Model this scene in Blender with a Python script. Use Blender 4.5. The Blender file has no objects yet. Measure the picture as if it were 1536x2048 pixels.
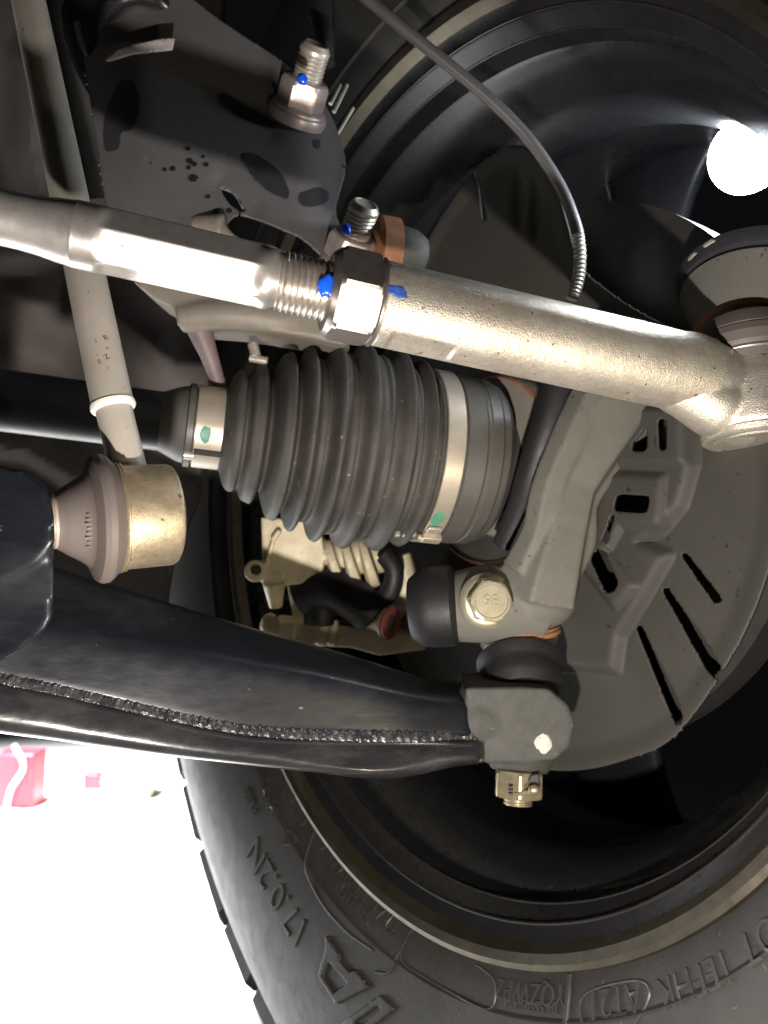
import bpy, bmesh, math, random
import numpy as np
from mathutils import Vector as V, Matrix
from mathutils import noise as mnoise

random.seed(4)
sc = bpy.context.scene
COL = sc.collection
PI = math.pi

# ------------------------------------------------------------------ camera
F = 1600.0                       # focal length in pixels of the 1536 x 2048 photograph
PITCH = math.radians(4.0)
cp, sp = math.cos(PITCH), math.sin(PITCH)
RT, UP, DP = V((1, 0, 0)), V((0, -sp, cp)), V((0, cp, sp))

def P(u, v, d):
    """photograph pixel and depth in mm -> world point in metres"""
    x, up = (u - 768) / F * d, (1024 - v) / F * d
    return (RT * x + UP * up + DP * d) * 0.001

cam = bpy.data.cameras.new('camera')
cam.sensor_fit = 'VERTICAL'
cam.sensor_height = 36.0
cam.lens = F / 2048 * 36.0
cam.clip_start, cam.clip_end = 0.01, 60
cam.dof.use_dof = True
cam.dof.focus_distance = 0.315
cam.dof.aperture_fstop = 13.0
co = bpy.data.objects.new('camera', cam)
COL.objects.link(co)
co.rotation_euler = (PI / 2 + PITCH, 0, 0)
sc.camera = co

# ------------------------------------------------------------------ light
w = bpy.data.worlds.new('World'); sc.world = w; w.use_nodes = True
bg = w.node_tree.nodes['Background']
bg.inputs[0].default_value = (0.75, 0.85, 1.0, 1); bg.inputs[1].default_value = 0.004

def lamp(name, kind, loc, energy, color, **kw):
    l = bpy.data.lights.new(name, kind); l.energy = energy; l.color = color
    for k, q in kw.items(): setattr(l, k, q)
    o = bpy.data.objects.new(name, l); COL.objects.link(o); o.location = loc
    return o
def aim(o, target):
    o.rotation_euler = (V(target) - o.location).to_track_quat('-Z', 'Y').to_euler()

# two hand-held torches: one held low under the phone, a warmer one held to the right
torch = lamp('torch_light', 'POINT', (RT * -0.005 + UP * -0.132 + DP * 0.06), 7.4, (1.0, 0.92, 0.85), shadow_soft_size=0.005)
torch2 = lamp('warm_torch_light', 'POINT', (RT * 0.165 + UP * -0.10 + DP * 0.12), 1.05, (1.0, 0.86, 0.62), shadow_soft_size=0.005)
# garage ceiling light over the floor beyond the car
FLOOR_Z = -0.9
hall = lamp('garage_ceiling_light', 'SPOT', (-1.7, 2.6, 1.4), 3200, (0.96, 0.98, 1.0),
            shadow_soft_size=0.35, spot_size=math.radians(78), spot_blend=0.5)
aim(hall, (-1.5, 2.4, FLOOR_Z))

sc.view_settings.view_transform = 'Standard'
sc.view_settings.look = 'None'
sc.view_settings.exposure = 0
sc.view_settings.gamma = 1
sc.render.engine = 'CYCLES'
sc.cycles.max_bounces = 8

# ------------------------------------------------------------------ materials
MATS = {}
def mat(name, col, rough=0.5, metal=0.0, var=0.25, vscale=60, bump=0.0, bscale=900, col2=None, rvar=0.1,
        coat=0.0, grime=None, gscale=35, gamt=0.5, spec=0.5, glo=0.45, ghi=0.7, stretch=None, bdist=0.0006, speck=None, sscale=420, sthr=0.70):
    m = bpy.data.materials.new(name); m.use_nodes = True
    nt = m.node_tree; N = nt.nodes; L = nt.links; b = N['Principled BSDF']
    tc = N.new('ShaderNodeTexCoord')
    src = tc.outputs['Object']
    if stretch:
        mp = N.new('ShaderNodeMapping'); mp.inputs['Scale'].default_value = stretch
        L.new(src, mp.inputs['Vector']); src = mp.outputs[0]
    n1 = N.new('ShaderNodeTexNoise'); n1.inputs['Scale'].default_value = vscale; n1.inputs['Detail'].default_value = 8
    n1.inputs['Roughness'].default_value = 0.65
    L.new(src, n1.inputs['Vector'])
    cr = N.new('ShaderNodeValToRGB')
    c2 = col2 or tuple(c * (1 - var) for c in col)
    c1 = tuple(min(1, c * (1 + var * 0.6)) for c in col)
    cr.color_ramp.elements[0].position = 0.3; cr.color_ramp.elements[0].color = (*c2, 1)
    cr.color_ramp.elements[1].position = 0.7; cr.color_ramp.elements[1].color = (*c1, 1)
    L.new(n1.outputs['Fac'], cr.inputs[0])
    out = cr.outputs[0]
    if grime:
        n2 = N.new('ShaderNodeTexNoise'); n2.inputs['Scale'].default_value = gscale; n2.inputs['Detail'].default_value = 10
        n2.inputs['Roughness'].default_value = 0.7
        L.new(src, n2.inputs['Vector'])
        r2 = N.new('ShaderNodeMapRange'); r2.inputs[1].default_value = glo; r2.inputs[2].default_value = ghi
        r2.inputs[4].default_value = gamt
        L.new(n2.outputs['Fac'], r2.inputs[0])
        mx = N.new('ShaderNodeMix'); mx.data_type = 'RGBA'
        L.new(r2.outputs[0], mx.inputs[0]); L.new(out, mx.inputs[6]); mx.inputs[7].default_value = (*grime, 1)
        out = mx.outputs[2]
    if speck:
        n5 = N.new('ShaderNodeTexNoise'); n5.inputs['Scale'].default_value = sscale; n5.inputs['Detail'].default_value = 3
        L.new(tc.outputs['Object'], n5.inputs['Vector'])
        r5 = N.new('ShaderNodeMapRange'); r5.inputs[1].default_value = sthr; r5.inputs[2].default_value = sthr + 0.06
        L.new(n5.outputs['Fac'], r5.inputs[0])
        m5 = N.new('ShaderNodeMix'); m5.data_type = 'RGBA'
        L.new(r5.outputs[0], m5.inputs[0]); L.new(out, m5.inputs[6]); m5.inputs[7].default_value = (*speck, 1)
        out = m5.outputs[2]
    L.new(out, b.inputs['Base Color'])
    mr = N.new('ShaderNodeMapRange'); mr.inputs[3].default_value = max(0.03, rough - rvar); mr.inputs[4].default_value = min(1, rough + rvar)
    n3 = N.new('ShaderNodeTexNoise'); n3.inputs['Scale'].default_value = vscale * 3; n3.inputs['Detail'].default_value = 6
    L.new(src, n3.inputs['Vector'])
    L.new(n3.outputs['Fac'], mr.inputs[0]); L.new(mr.outputs[0], b.inputs['Roughness'])
    b.inputs['Metallic'].default_value = metal
    b.inputs['Specular IOR Level'].default_value = spec
    b.inputs['Coat Weight'].default_value = coat; b.inputs['Coat Roughness'].default_value = 0.15
    if bump:
        n4 = N.new('ShaderNodeTexNoise'); n4.inputs['Scale'].default_value = bscale; n4.inputs['Detail'].default_value = 4
        L.new(src, n4.inputs['Vector'])
        bp = N.new('ShaderNodeBump'); bp.inputs['Strength'].default_value = bump; bp.inputs['Distance'].default_value = bdist
        L.new(n4.outputs['Fac'], bp.inputs['Height']); L.new(bp.outputs[0], b.inputs['Normal'])
    MATS[name] = m
    return m

mat('bright_steel', (0.74, 0.70, 0.66), 0.31, 0.8, 0.12, 90, 0.05, 2500, rvar=0.08, grime=(0.30, 0.25, 0.22), gscale=120, gamt=0.35, speck=(0.20, 0.15, 0.12), sscale=420, sthr=0.69)
mat('thread_steel', (0.58, 0.53, 0.48), 0.38, 0.85, 0.2, 200, 0.1, 900)
mat('nut_steel', (0.40, 0.36, 0.33), 0.34, 0.85, 0.2, 160, 0.06, 2500, grime=(0.2, 0.16, 0.14), gscale=150, gamt=0.5)
mat('cast_steel', (0.74, 0.68, 0.58), 0.40, 0.75, 0.16, 300, 0.5, 1900, grime=(0.30, 0.25, 0.20), gscale=32, gamt=0.45, speck=(0.16, 0.12, 0.09), sscale=420, sthr=0.68)
mat('link_paint', (0.36, 0.325, 0.28), 0.55, 0.0, 0.1, 50, 0.05, 900, grime=(0.30, 0.26, 0.22), gscale=30, gamt=0.35, speck=(0.12, 0.10, 0.085), sscale=330, sthr=0.70)
mat('dark_paint', (0.032, 0.032, 0.036), 0.5, 0.0, 0.3, 80, 0.08, 500)
mat('arm_paint', (0.008, 0.0095, 0.013), 0.34, 0.0, 0.3, 60, 0.10, 260, grime=(0.04, 0.041, 0.044), gscale=16, gamt=0.75, glo=0.5, ghi=0.78, stretch=(0.45, 1, 1.5), rvar=0.14, spec=0.22, speck=(0.14, 0.14, 0.14), sscale=300, sthr=0.73)
mat('bead_paint', (0.02, 0.021, 0.024), 0.25, 0.0, 0.3, 160, 0.9, 330, coat=0.5, grime=(0.11, 0.10, 0.095), gscale=150, gamt=0.6, bdist=0.0014)
mat('lower_shell_paint', (0.018, 0.018, 0.020), 0.27, 0.0, 0.3, 60, 0.22, 240, coat=0.3, grime=(0.06, 0.058, 0.056), gscale=45, gamt=0.6, stretch=(0.4, 1, 1.4))
mat('forging_grey', (0.052, 0.052, 0.046), 0.7, 0.0, 0.25, 70, 0.35, 420, grime=(0.03, 0.029, 0.027), gscale=50, gamt=0.6, speck=(0.12, 0.115, 0.10), sscale=350, sthr=0.71)
mat('bracket_plate', (0.12, 0.115, 0.116), 0.42, 0.0, 0.14, 40, 0.05, 700, grime=(0.085, 0.082, 0.083), gscale=18, gamt=0.5, speck=(0.26, 0.25, 0.24), sscale=260, sthr=0.71)
mat('strut_black', (0.016, 0.016, 0.018), 0.22, 0.0, 0.3, 40, 0.1, 300, coat=0.4)
mat('lip_metal', (0.36, 0.33, 0.32), 0.5, 0.2, 0.35, 120, 0.3, 400)
mat('pink_zinc', (0.56, 0.47, 0.45), 0.36, 0.55, 0.14, 120, 0.06, 700, grime=(0.36, 0.28, 0.27), gscale=70, gamt=0.4)
mat('stud_zinc', (0.60, 0.55, 0.48), 0.38, 0.6, 0.15, 150, 0.08, 800)
mat('blue_paint', (0.01, 0.10, 0.75), 0.16, 0.0, 0.1, 60, 0.0, spec=0.6)
mat('blue_smear', (0.04, 0.10, 0.40), 0.45, 0.2, 0.5, 300, 0.2, 700)
mat('boot_rubber', (0.052, 0.049, 0.045), 0.62, 0.0, 0.18, 60, 0.14, 600, grime=(0.10, 0.092, 0.08), gscale=28, gamt=0.5, rvar=0.1, speck=(0.20, 0.185, 0.16), sscale=380, sthr=0.68, spec=0.28)
mat('black_rubber', (0.011, 0.011, 0.012), 0.55, 0.0, 0.25, 60, 0.15, 500)
mat('brown_rubber', (0.135, 0.112, 0.100), 0.55, 0.0, 0.18, 60, 0.08, 700, grime=(0.07, 0.06, 0.055), gscale=30, gamt=0.4)
mat('clamp_steel', (0.55, 0.49, 0.40), 0.40, 0.55, 0.1, 60, 0.04, 600, grime=(0.42, 0.36, 0.28), gscale=50, gamt=0.4)
mat('gold_zinc', (0.58, 0.48, 0.33), 0.42, 0.8, 0.22, 260, 0.3, 2200, grime=(0.28, 0.23, 0.16), gscale=110, gamt=0.55, speck=(0.12, 0.10, 0.07), sscale=450, sthr=0.66)
mat('rust_collar', (0.40, 0.32, 0.26), 0.55, 0.2, 0.2, 110, 0.1, 600)
mat('shaft_black', (0.022, 0.022, 0.024), 0.40, 0.0, 0.25, 50, 0.08, 400, grime=(0.06, 0.056, 0.055), gscale=20, gamt=0.4)
mat('joint_grey', (0.09, 0.085, 0.076), 0.5, 0.1, 0.18, 60, 0.06, 500)
mat('green_dot', (0.10, 0.30, 0.20), 0.5, 0.0, 0.3, 200)
mat('knuckle_iron', (0.135, 0.130, 0.113), 0.62, 0.0, 0.13, 55, 0.12, 500, grime=(0.092, 0.088, 0.075), gscale=26, gamt=0.5, spec=0.35, speck=(0.05, 0.045, 0.038), sscale=330, sthr=0.68)
mat('light_casting', (0.24, 0.215, 0.18), 0.55, 0.1, 0.15, 70, 0.14, 420, grime=(0.20, 0.17, 0.14), gscale=35, gamt=0.5, speck=(0.16, 0.13, 0.10), sscale=330, sthr=0.67)
mat('caliper_cast', (0.66, 0.58, 0.40), 0.5, 0.1, 0.15, 60, 0.15, 420, grime=(0.34, 0.29, 0.19), gscale=40, gamt=0.6)
mat('shield_grey', (0.058, 0.055, 0.047), 0.6, 0.0, 0.12, 30, 0.05, 600, grime=(0.042, 0.040, 0.034), gscale=14, gamt=0.5, spec=0.3, speck=(0.02, 0.018, 0.016), sscale=260, sthr=0.68)
mat('rim_black', (0.012, 0.012, 0.013), 0.27, 0.0, 0.2, 30, 0.0, 300, spec=0.5, rvar=0.04)
mat('rim_gloss', (0.03, 0.028, 0.026), 0.16, 0.3, 0.2, 60, spec=0.8, rvar=0.04)
mat('rim_flange', (0.19, 0.17, 0.13), 0.42, 1.0, 0.2, 60, 0.10, 400, grime=(0.12, 0.10, 0.08), gscale=25, gamt=0.5)
mat('tyre_rubber', (0.026, 0.025, 0.024), 0.55, 0.0, 0.2, 40, 0.25, 420, grime=(0.042, 0.040, 0.036), gscale=18, gamt=0.6, spec=0.35, speck=(0.09, 0.085, 0.078), sscale=350, sthr=0.69)
mat('tyre_letter', (0.030, 0.029, 0.028), 0.5, 0.0, 0.2, 60, 0.2, 500)
mat('rust', (0.30, 0.135, 0.06), 0.75, 0.0, 0.35, 160, 0.3, 600, grime=(0.24, 0.10, 0.045), gscale=120, gamt=0.7)
mat('bolt_zinc', (0.50, 0.46, 0.34), 0.36, 0.65, 0.12, 80, 0.05, 700, grime=(0.33, 0.29, 0.2), gscale=60, gamt=0.4)
mat('brass_nut', (0.46, 0.40, 0.26), 0.36, 0.75, 0.2, 130, 0.12, 600, grime=(0.2, 0.17, 0.11), gscale=90, gamt=0.5)
mat('white_paint', (0.55, 0.52, 0.46), 0.6, 0.0, 0.12, 300, 0.3, 700)
mat('white_plastic', (0.72, 0.70, 0.66), 0.45, 0.0, 0.05, 60)
mat('ink', (0.03, 0.025, 0.025), 0.6, 0.0, 0.1, 60)
mat('plate_dark', (0.032, 0.033, 0.038), 0.42, 0.0, 0.2, 60, 0.05, 600)  # dark tone of the thin patches on the clamp bracket
mat('oil_spot', (0.020, 0.019, 0.019), 0.35, 0.0, 0.2, 60)
mat('cable_black', (0.075, 0.072, 0.074), 0.42, 0.0, 0.2, 60, 0.05, 500)
mat('crimp_metal', (0.55, 0.52, 0.46), 0.45, 0.5, 0.15, 200)
mat('red_plastic', (0.42, 0.13, 0.11), 0.45, 0.0, 0.15, 80)
mat('liner_plastic', (0.10, 0.095, 0.095), 0.6, 0.0, 0.25, 20, 0.3, 260, grime=(0.05, 0.048, 0.05), gscale=8, gamt=0.7)
mat('liner_brown', (0.19, 0.165, 0.152), 0.7, 0.0, 0.16, 25, 0.4, 300, grime=(0.11, 0.098, 0.09), gscale=9, gamt=0.6)
mat('pink_rod', (0.24, 0.19, 0.19), 0.5, 0.2, 0.2, 60)
mat('concrete', (0.80, 0.79, 0.77), 0.6, 0.0, 0.06, 3, 0.1, 60)
mat('red_can', (0.55, 0.03, 0.05), 0.4, 0.0, 0.1, 10)
mat('pink_mat', (0.75, 0.42, 0.40), 0.7, 0.0, 0.1, 10)
mat('beige_card', (0.55, 0.5, 0.36), 0.7, 0.0, 0.1, 10)
mat('grey_plastic', (0.10, 0.10, 0.11), 0.5, 0.0, 0.2, 20)
mat('rotor_iron', (0.09, 0.085, 0.08), 0.4, 0.6, 0.2, 60)
led = bpy.data.materials.new('led_lens'); led.use_nodes = True
lb = led.node_tree.nodes['Principled BSDF']
lb.inputs['Emission Color'].default_value = (0.86, 0.93, 1.0, 1); lb.inputs['Emission Strength'].default_value = 130
MATS['led_lens'] = led

# ------------------------------------------------------------------ mesh tools
def frame(axis, ref=None):
    a = V(axis).normalized()
    r = V(ref) if ref is not None else (V((0, 0, 1)) if abs(a.z) < 0.9 else V((0, 1, 0)))
    e1 = (r - a * r.dot(a)).normalized()
    return a, e1, a.cross(e1)

class MB:
    def __init__(s): s.v = []; s.f = []
    def add(s, vs, fs):
        o = len(s.v); s.v += [V(q) for q in vs]; s.f += [tuple(i + o for i in f) for f in fs]; return s
    def rev(s, p0, axis, prof, seg=64, rfun=None, ref=None, cap=(True, True), shift=None):
        """revolve: prof = [(t mm, r mm)]; rfun(t, th, r) -> r; shift(t) -> (e1 mm, e2 mm)"""
        a, e1, e2 = frame(axis, ref); vs = []; fs = []
        for t, r in prof:
            dx = shift(t) if shift else (0, 0)
            for k in range(seg):
                th = 2 * PI * k / seg
                rr = rfun(t, th, r) if rfun else r
                vs.append(V(p0) + (a * t + e1 * (rr * math.cos(th) + dx[0]) + e2 * (rr * math.sin(th) + dx[1])) * 0.001)
        n = len(prof)
        for i in range(n - 1):
            for k in range(seg):
                k2 = (k + 1) % seg
                fs.append((i * seg + k, i * seg + k2, (i + 1) * seg + k2, (i + 1) * seg + k))
        if cap[0]: fs.append(tuple(range(seg))[::-1])
        if cap[1]: fs.append(tuple((n - 1) * seg + k for k in range(seg)))
        return s.add(vs, fs)
    def tube(s, pts, rad, seg=20, cap=True, flat=1.0, ref=None):
        """sweep a circle (rad mm per point) along world points"""
        pts = [V(p) for p in pts]; n = len(pts)
        if not hasattr(rad, '__len__'): rad = [rad] * n
        vs = []; fs = []; e1 = None
        for i in range(n):
            t = (pts[min(i + 1, n - 1)] - pts[max(i - 1, 0)]).normalized()
            if e1 is None:
                _, e1, e2 = frame(t, ref)
            else:
                e1 = (e1 - t * e1.dot(t)).normalized(); e2 = t.cross(e1)
            for k in range(seg):
                th = 2 * PI * k / seg
                vs.append(pts[i] + (e1 * math.cos(th) + e2 * (math.sin(th) * flat)) * rad[i] * 0.001)
        for i in range(n - 1):
            for k in range(seg):
                k2 = (k + 1) % seg
                fs.append((i * seg + k, i * seg + k2, (i + 1) * seg + k2, (i + 1) * seg + k))
        if cap:
            fs.append(tuple(range(seg))[::-1]); fs.append(tuple((n - 1) * seg + k for k in range(seg)))
        return s.add(vs, fs)
    def box(s, c, ax, h):
        x, y, z = [V(q).normalized() * (k * 0.001) for q, k in zip(ax, h)]
        c = V(c)
        vs = [c + x * i + y * j + z * k for i in (-1, 1) for j in (-1, 1) for k in (-1, 1)]
        return s.add(vs, [(0, 1, 3, 2), (4, 6, 7, 5), (0, 4, 5, 1), (2, 3, 7, 6), (0, 2, 6, 4), (1, 5, 7, 3)])
    def prism(s, poly, d, depth, taper=1.0, ray=False):
        """front outline [(u,v)] or [(u,v,dd)] at depth d, extruded back along the view by depth mm"""
        n = len(poly)
        fr = [P(q[0], q[1], d + (q[2] if len(q) > 2 else 0)) for q in poly]
        c = sum(fr, V()) / n
        bk = [p * (1 + depth / d) for p in fr] if ray else [c + (p - c) * taper + DP * depth * 0.001 for p in fr]
        fs = [tuple(range(n))[::-1], tuple(range(n, 2 * n))]
        for i in range(n):
            j = (i + 1) % n; fs.append((i, j, n + j, n + i))
        return s.add(fr + bk, fs)
    def ell(s, c, ax, r, seg=20, rings=12, nz=0.0):
        x, y, z = [V(q).normalized() for q in ax]; vs = []; fs = []
        for i in range(rings + 1):
            ph = PI * i / rings
            for k in range(seg):
                th = 2 * PI * k / seg
                q = V((math.sin(ph) * math.cos(th), math.sin(ph) * math.sin(th), math.cos(ph)))
                m = 1 + nz * mnoise.noise(q * 2.3 + V(c) * 500)
                vs.append(V(c) + (x * q.x * r[0] + y * q.y * r[1] + z * q.z * r[2]) * (0.001 * m))
        for i in range(rings):
            for k in range(seg):
                k2 = (k + 1) % seg
                fs.append((i * seg + k, i * seg + k2, (i + 1) * seg + k2, (i + 1) * seg + k))
        return s.add(vs, fs)
    def loft(s, rings, cap=True):
        n = len(rings[0]); vs = [p for r in rings for p in r]; fs = []
        for i in range(len(rings) - 1):
            for k in range(n):
                k2 = (k + 1) % n
                fs.append((i * n + k, i * n + k2, (i + 1) * n + k2, (i + 1) * n + k))
        if cap:
            fs.append(tuple(range(n))[::-1]); fs.append(tuple((len(rings) - 1) * n + k for k in range(n)))
        return s.add(vs, fs)
    def build(s, name, material, parent=None, sharp=40, remesh=0, smooth=0, subsurf=0, bevel=0, solid=0, disp=None):
        me = bpy.data.meshes.new(name)
        off = parent_loc(parent)
        me.from_pydata([tuple(p - off) for p in s.v], [], s.f)
        bm = bmesh.new(); bm.from_mesh(me)
        bmesh.ops.remove_doubles(bm, verts=bm.verts, dist=1e-7)
        bmesh.ops.recalc_face_normals(bm, faces=bm.faces)
        bm.to_mesh(me); bm.free()
        me.shade_smooth()
        if not remesh and not subsurf: me.set_sharp_from_angle(angle=math.radians(sharp))
        me.materials.append(MATS[material])
        o = bpy.data.objects.new(name, me); COL.objects.link(o)
        if parent: o.parent = parent
        if solid:
            m = o.modifiers.new('solid', 'SOLIDIFY'); m.thickness = solid * 0.001; m.offset = -1
        if bevel:
            m = o.modifiers.new('bevel', 'BEVEL'); m.width = bevel * 0.001; m.segments = 3; m.limit_method = 'ANGLE'
        if remesh:
            m = o.modifiers.new('remesh', 'REMESH'); m.mode = 'VOXEL'; m.voxel_size = remesh * 0.001; m.use_smooth_shade = True
        if smooth:
            m = o.modifiers.new('smooth', 'SMOOTH'); m.factor = 0.5; m.iterations = smooth
        if subsurf:
            m = o.modifiers.new('subsurf', 'SUBSURF'); m.levels = subsurf; m.render_levels = subsurf
        return o

def parent_loc(p):
    l = V((0, 0, 0))
    while p is not None:
        l = l + p.location; p = p.parent
    return l
def tag(o, label=None, cat=None, group=None, kind=None):
    for k, q in (('label', label), ('category', cat), ('group', group), ('kind', kind)):
        if q: o[k] = q
    return o
def thing(name, label, cat, loc, group=None):
    o = bpy.data.objects.new(name, None); o.empty_display_size = 0.02
    COL.objects.link(o); o.location = loc
    return tag(o, label, cat, group)

def in_poly(x, y, poly):
    inside = np.zeros(x.shape, bool); n = len(poly)
    for i in range(n):
        x0, y0 = poly[i]; x1, y1 = poly[(i + 1) % n]
        if y0 == y1: continue
        c = ((y0 > y) != (y1 > y)) & (x < (x1 - x0) * (y - y0) / (y1 - y0) + x0)
        inside ^= c
    return inside
def seg_dist(x, y, pts, closed=False):
    best = np.full(x.shape, 1e9); bx = x.copy(); by = y.copy(); n = len(pts)
    for i in range(n if closed else n - 1):
        x0, y0 = pts[i]; x1, y1 = pts[(i + 1) % n]
        L2 = (x1 - x0) ** 2 + (y1 - y0) ** 2 + 1e-9
        t = np.clip(((x - x0) * (x1 - x0) + (y - y0) * (y1 - y0)) / L2, 0, 1)
        px, py = x0 + t * (x1 - x0), y0 + t * (y1 - y0)
        d = np.hypot(x - px, y - py); m = d < best
        best = np.where(m, d, best); bx = np.where(m, px, bx); by = np.where(m, py, by)
    return best, bx, by
def round_poly(poly, r, n=4):
    out = []; N = len(poly)
    for i in range(N):
        p = V((*poly[i], 0)); a = V((*poly[i - 1], 0)); b = V((*poly[(i + 1) % N], 0))
        la, lb = (a - p).length, (b - p).length; k = min(r, la * .45, lb * .45)
        s, e = p + (a - p).normalized() * k, p + (b - p).normalized() * k
        for j in range(n + 1):
            t = j / n; q = s * (1 - t) ** 2 + p * 2 * t * (1 - t) + e * t * t
            out.append((q.x, q.y))
    return out
def sheet(mb, outer, holes, pos, step):
    """grid patch over an outline with holes; pos(x arrays, y arrays) -> (n,3) metres"""
    xs = [p[0] for p in outer]; ys = [p[1] for p in outer]
    nx = int((max(xs) - min(xs)) / step) + 3; ny = int((max(ys) - min(ys)) / step) + 3
    X, Y = np.meshgrid(min(xs) - step + np.arange(nx) * step, min(ys) - step + np.arange(ny) * step)
    X0, Y0 = X.copy(), Y.copy()
    for pl in [outer] + holes:
        d, bx, by = seg_dist(X0, Y0, pl, True)
        m = d < step * 0.62; X = np.where(m, bx, X); Y = np.where(m, by, Y)
    cx = (X[:-1, :-1] + X[1:, 1:] + X[1:, :-1] + X[:-1, 1:]) / 4; cy = (Y[:-1, :-1] + Y[1:, 1:] + Y[1:, :-1] + Y[:-1, 1:]) / 4
    ok = in_poly(cx, cy, outer)
    for h in holes: ok &= ~in_poly(cx, cy, h)
    Pw = pos(X.ravel(), Y.ravel())
    used = {}; vs = []; fs = []
    J, I = np.nonzero(ok)
    for j, i in zip(J.tolist(), I.tolist()):
        f = []
        for k in (j * nx + i, j * nx + i + 1, (j + 1) * nx + i + 1, (j + 1) * nx + i):
            if k not in used: used[k] = len(vs); vs.append(V(Pw[k]))
            f.append(used[k])
        fs.append(tuple(f))
    return mb.add(vs, fs)
def px_pos(dfun):
    def f(u, v):
        d = dfun(u, v); x = (u - 768) / F * d; up = (1024 - v) / F * d
        return np.stack([x, d * cp - up * sp, d * sp + up * cp], 1) * 0.001
    return f
def smoothstep(a, b, x):
    t = np.clip((x - a) / (b - a), 0, 1); return t * t * (3 - 2 * t)
def spline(pts, n=8):
    out = []; pts = [V(p) for p in pts]
    for i in range(len(pts) - 1):
        p0, p1, p2, p3 = pts[max(i - 1, 0)], pts[i], pts[i + 1], pts[min(i + 2, len(pts) - 1)]
        for k in range(n):
            t = k / n
            out.append(0.5 * ((2 * p1) + (p2 - p0) * t + (2 * p0 - 5 * p1 + 4 * p2 - p3) * t * t + (3 * p1 - p0 - 3 * p2 + p3) * t ** 3))
    out.append(pts[-1]); return out
def lerp_tab(tab, x):
    return [float(np.interp(x, [r[0] for r in tab], [r[k] for r in tab])) for k in range(1, len(tab[0]))]
def hexr(af, th, th0=0.0):
    k = (th - th0) % (PI / 3) - PI / 6
    return af / math.cos(k)
def text_mesh(body, size, extrude):
    cu = bpy.data.curves.new('t', 'FONT'); cu.body = body; cu.size = size; cu.extrude = extrude
    cu.align_x = 'CENTER'; cu.align_y = 'CENTER'; cu.resolution_u = 3
    o = bpy.data.objects.new('t', cu); COL.objects.link(o)
    me = bpy.data.meshes.new_from_object(o.evaluated_get(bpy.context.evaluated_depsgraph_get()))
    vs = [v.co.copy() for v in me.vertices]; fs = [tuple(p.vertices) for p in me.polygons]
    bpy.data.objects.remove(o); bpy.data.curves.remove(cu); bpy.data.meshes.remove(me)
    return vs, fs

# ------------------------------------------------------------------ setting: floor, wheel-arch liner
b = MB(); b.add([V((-8, -3, FLOOR_Z)), V((8, -3, FLOOR_Z)), V((8, 14, FLOOR_Z)), V((-8, 14, FLOOR_Z))], [(0, 1, 2, 3)])
tag(b.build('floor', 'concrete'), kind='structure')

def liner_d(u, v):
    d = 640 - 0.10 * u
    ridge = [(150, -60), (60, 120), (62, 300), (90, 420)]
    d = d - 18 * np.exp(-(seg_dist(u, v, ridge)[0] / 26) ** 2)
    d = d + 16 * np.sin(u / 47 + v / 160) * np.exp(-((v - 640) / 200) ** 2) + 8 * np.sin(v / 33 - u / 60) * np.exp(-((v - 720) / 200) ** 2)
    fold = [(-60, 880), (60, 900), (150, 950), (240, 1010)]
    d = d - 16 * np.exp(-(seg_dist(u, v, fold)[0] / 22) ** 2)
    d = d + 14 * np.exp(-(seg_dist(u, v, [(-60, 935), (40, 950), (140, 1010)])[0] / 24) ** 2)
    d = d + 30 * smoothstep(500, 560, v) * smoothstep(840, 780, v) * smoothstep(330, 200, u)
    return d
b = MB(); sheet(b, [(-260, -200), (460, -200), (440, 300), (420, 700), (400, 1000), (350, 1120), (330, 1250), (240, 1330), (-260, 1330)], [], px_pos(liner_d), 9)
liner = tag(b.build('wheel_arch_liner', 'liner_brown', solid=3), kind='structure')

# ------------------------------------------------------------------ wheel
WC = V((20.64, 407.29, 52.75)); WYAW = math.radians(54.2)
WA = V((math.sin(WYAW), math.cos(WYAW), 0)); WB = V((math.cos(WYAW), -math.sin(WYAW), 0)); WZ = V((0, 0, 1))
def W(R, t, g):
    return (WC + WA * t + (WB * math.cos(g) + WZ * math.sin(g)) * R) * 0.001
def wheel_rg(u, v, t):
    d = P(u, v, 1000).normalized(); o = (WC + WA * t)
    k = o.dot(WA) / d.dot(WA); p = d * k - o
    x, z = p.dot(WB), p.dot(WZ)
    return math.hypot(x, z), math.atan2(z, x)
wheel = thing('wheel', 'black wheel with all-terrain tyre filling the right and bottom', 'wheel', W(396, 110, -PI / 2))
SW = [(224, 10), (231, 2), (236, -3), (243, -7), (247, -8.6), (248, -10.2), (249, -9.2), (262, -13), (285, -18), (310, -20), (335, -17), (355, -11), (368, -4), (374, 0.5), (376, 3.5), (378, 1.0), (384, 5), (391, 11), (396, 20)]
def sw_t(R): return float(np.interp(R, [q[0] for q in SW], [q[1] for q in SW]))
prof = [(t, R) for R, t in SW] + [(40, 398), (110, 400), (180, 398), (200, 396), (224, 376), (240, 310), (226, 245), (212, 225)]
b = MB(); b.rev(WC * 0.001, WA, prof, 288, cap=(False, False), ref=WZ)
tyre = b.build('tyre', 'tyre_rubber', wheel, sharp=30)
# shoulder tread blocks seen against the bright floor
for k in range(17):
    g0 = math.radians(142 + k * 8.6)
    b = MB(); big = k % 2 == 0
    dg = math.radians(3.7 if big else 3.1); out = 14 if big else 7.5
    ring = lambda g, s: [W(374, 1.5, g), W(388, -1.0, g), W(396 + out - 3, 7 + s, g), W(396 + out, 22, g), W(396 + out, 62, g), W(392, 62, g), W(385, 20, g)]
    b.loft([ring(g0 - dg, 2), ring(g0 - dg * .8, 0), ring(g0 + dg * .8, 0), ring(g0 + dg, 2)])
    b.build('tread_block', 'tyre_rubber', tyre, sharp=25)
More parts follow.
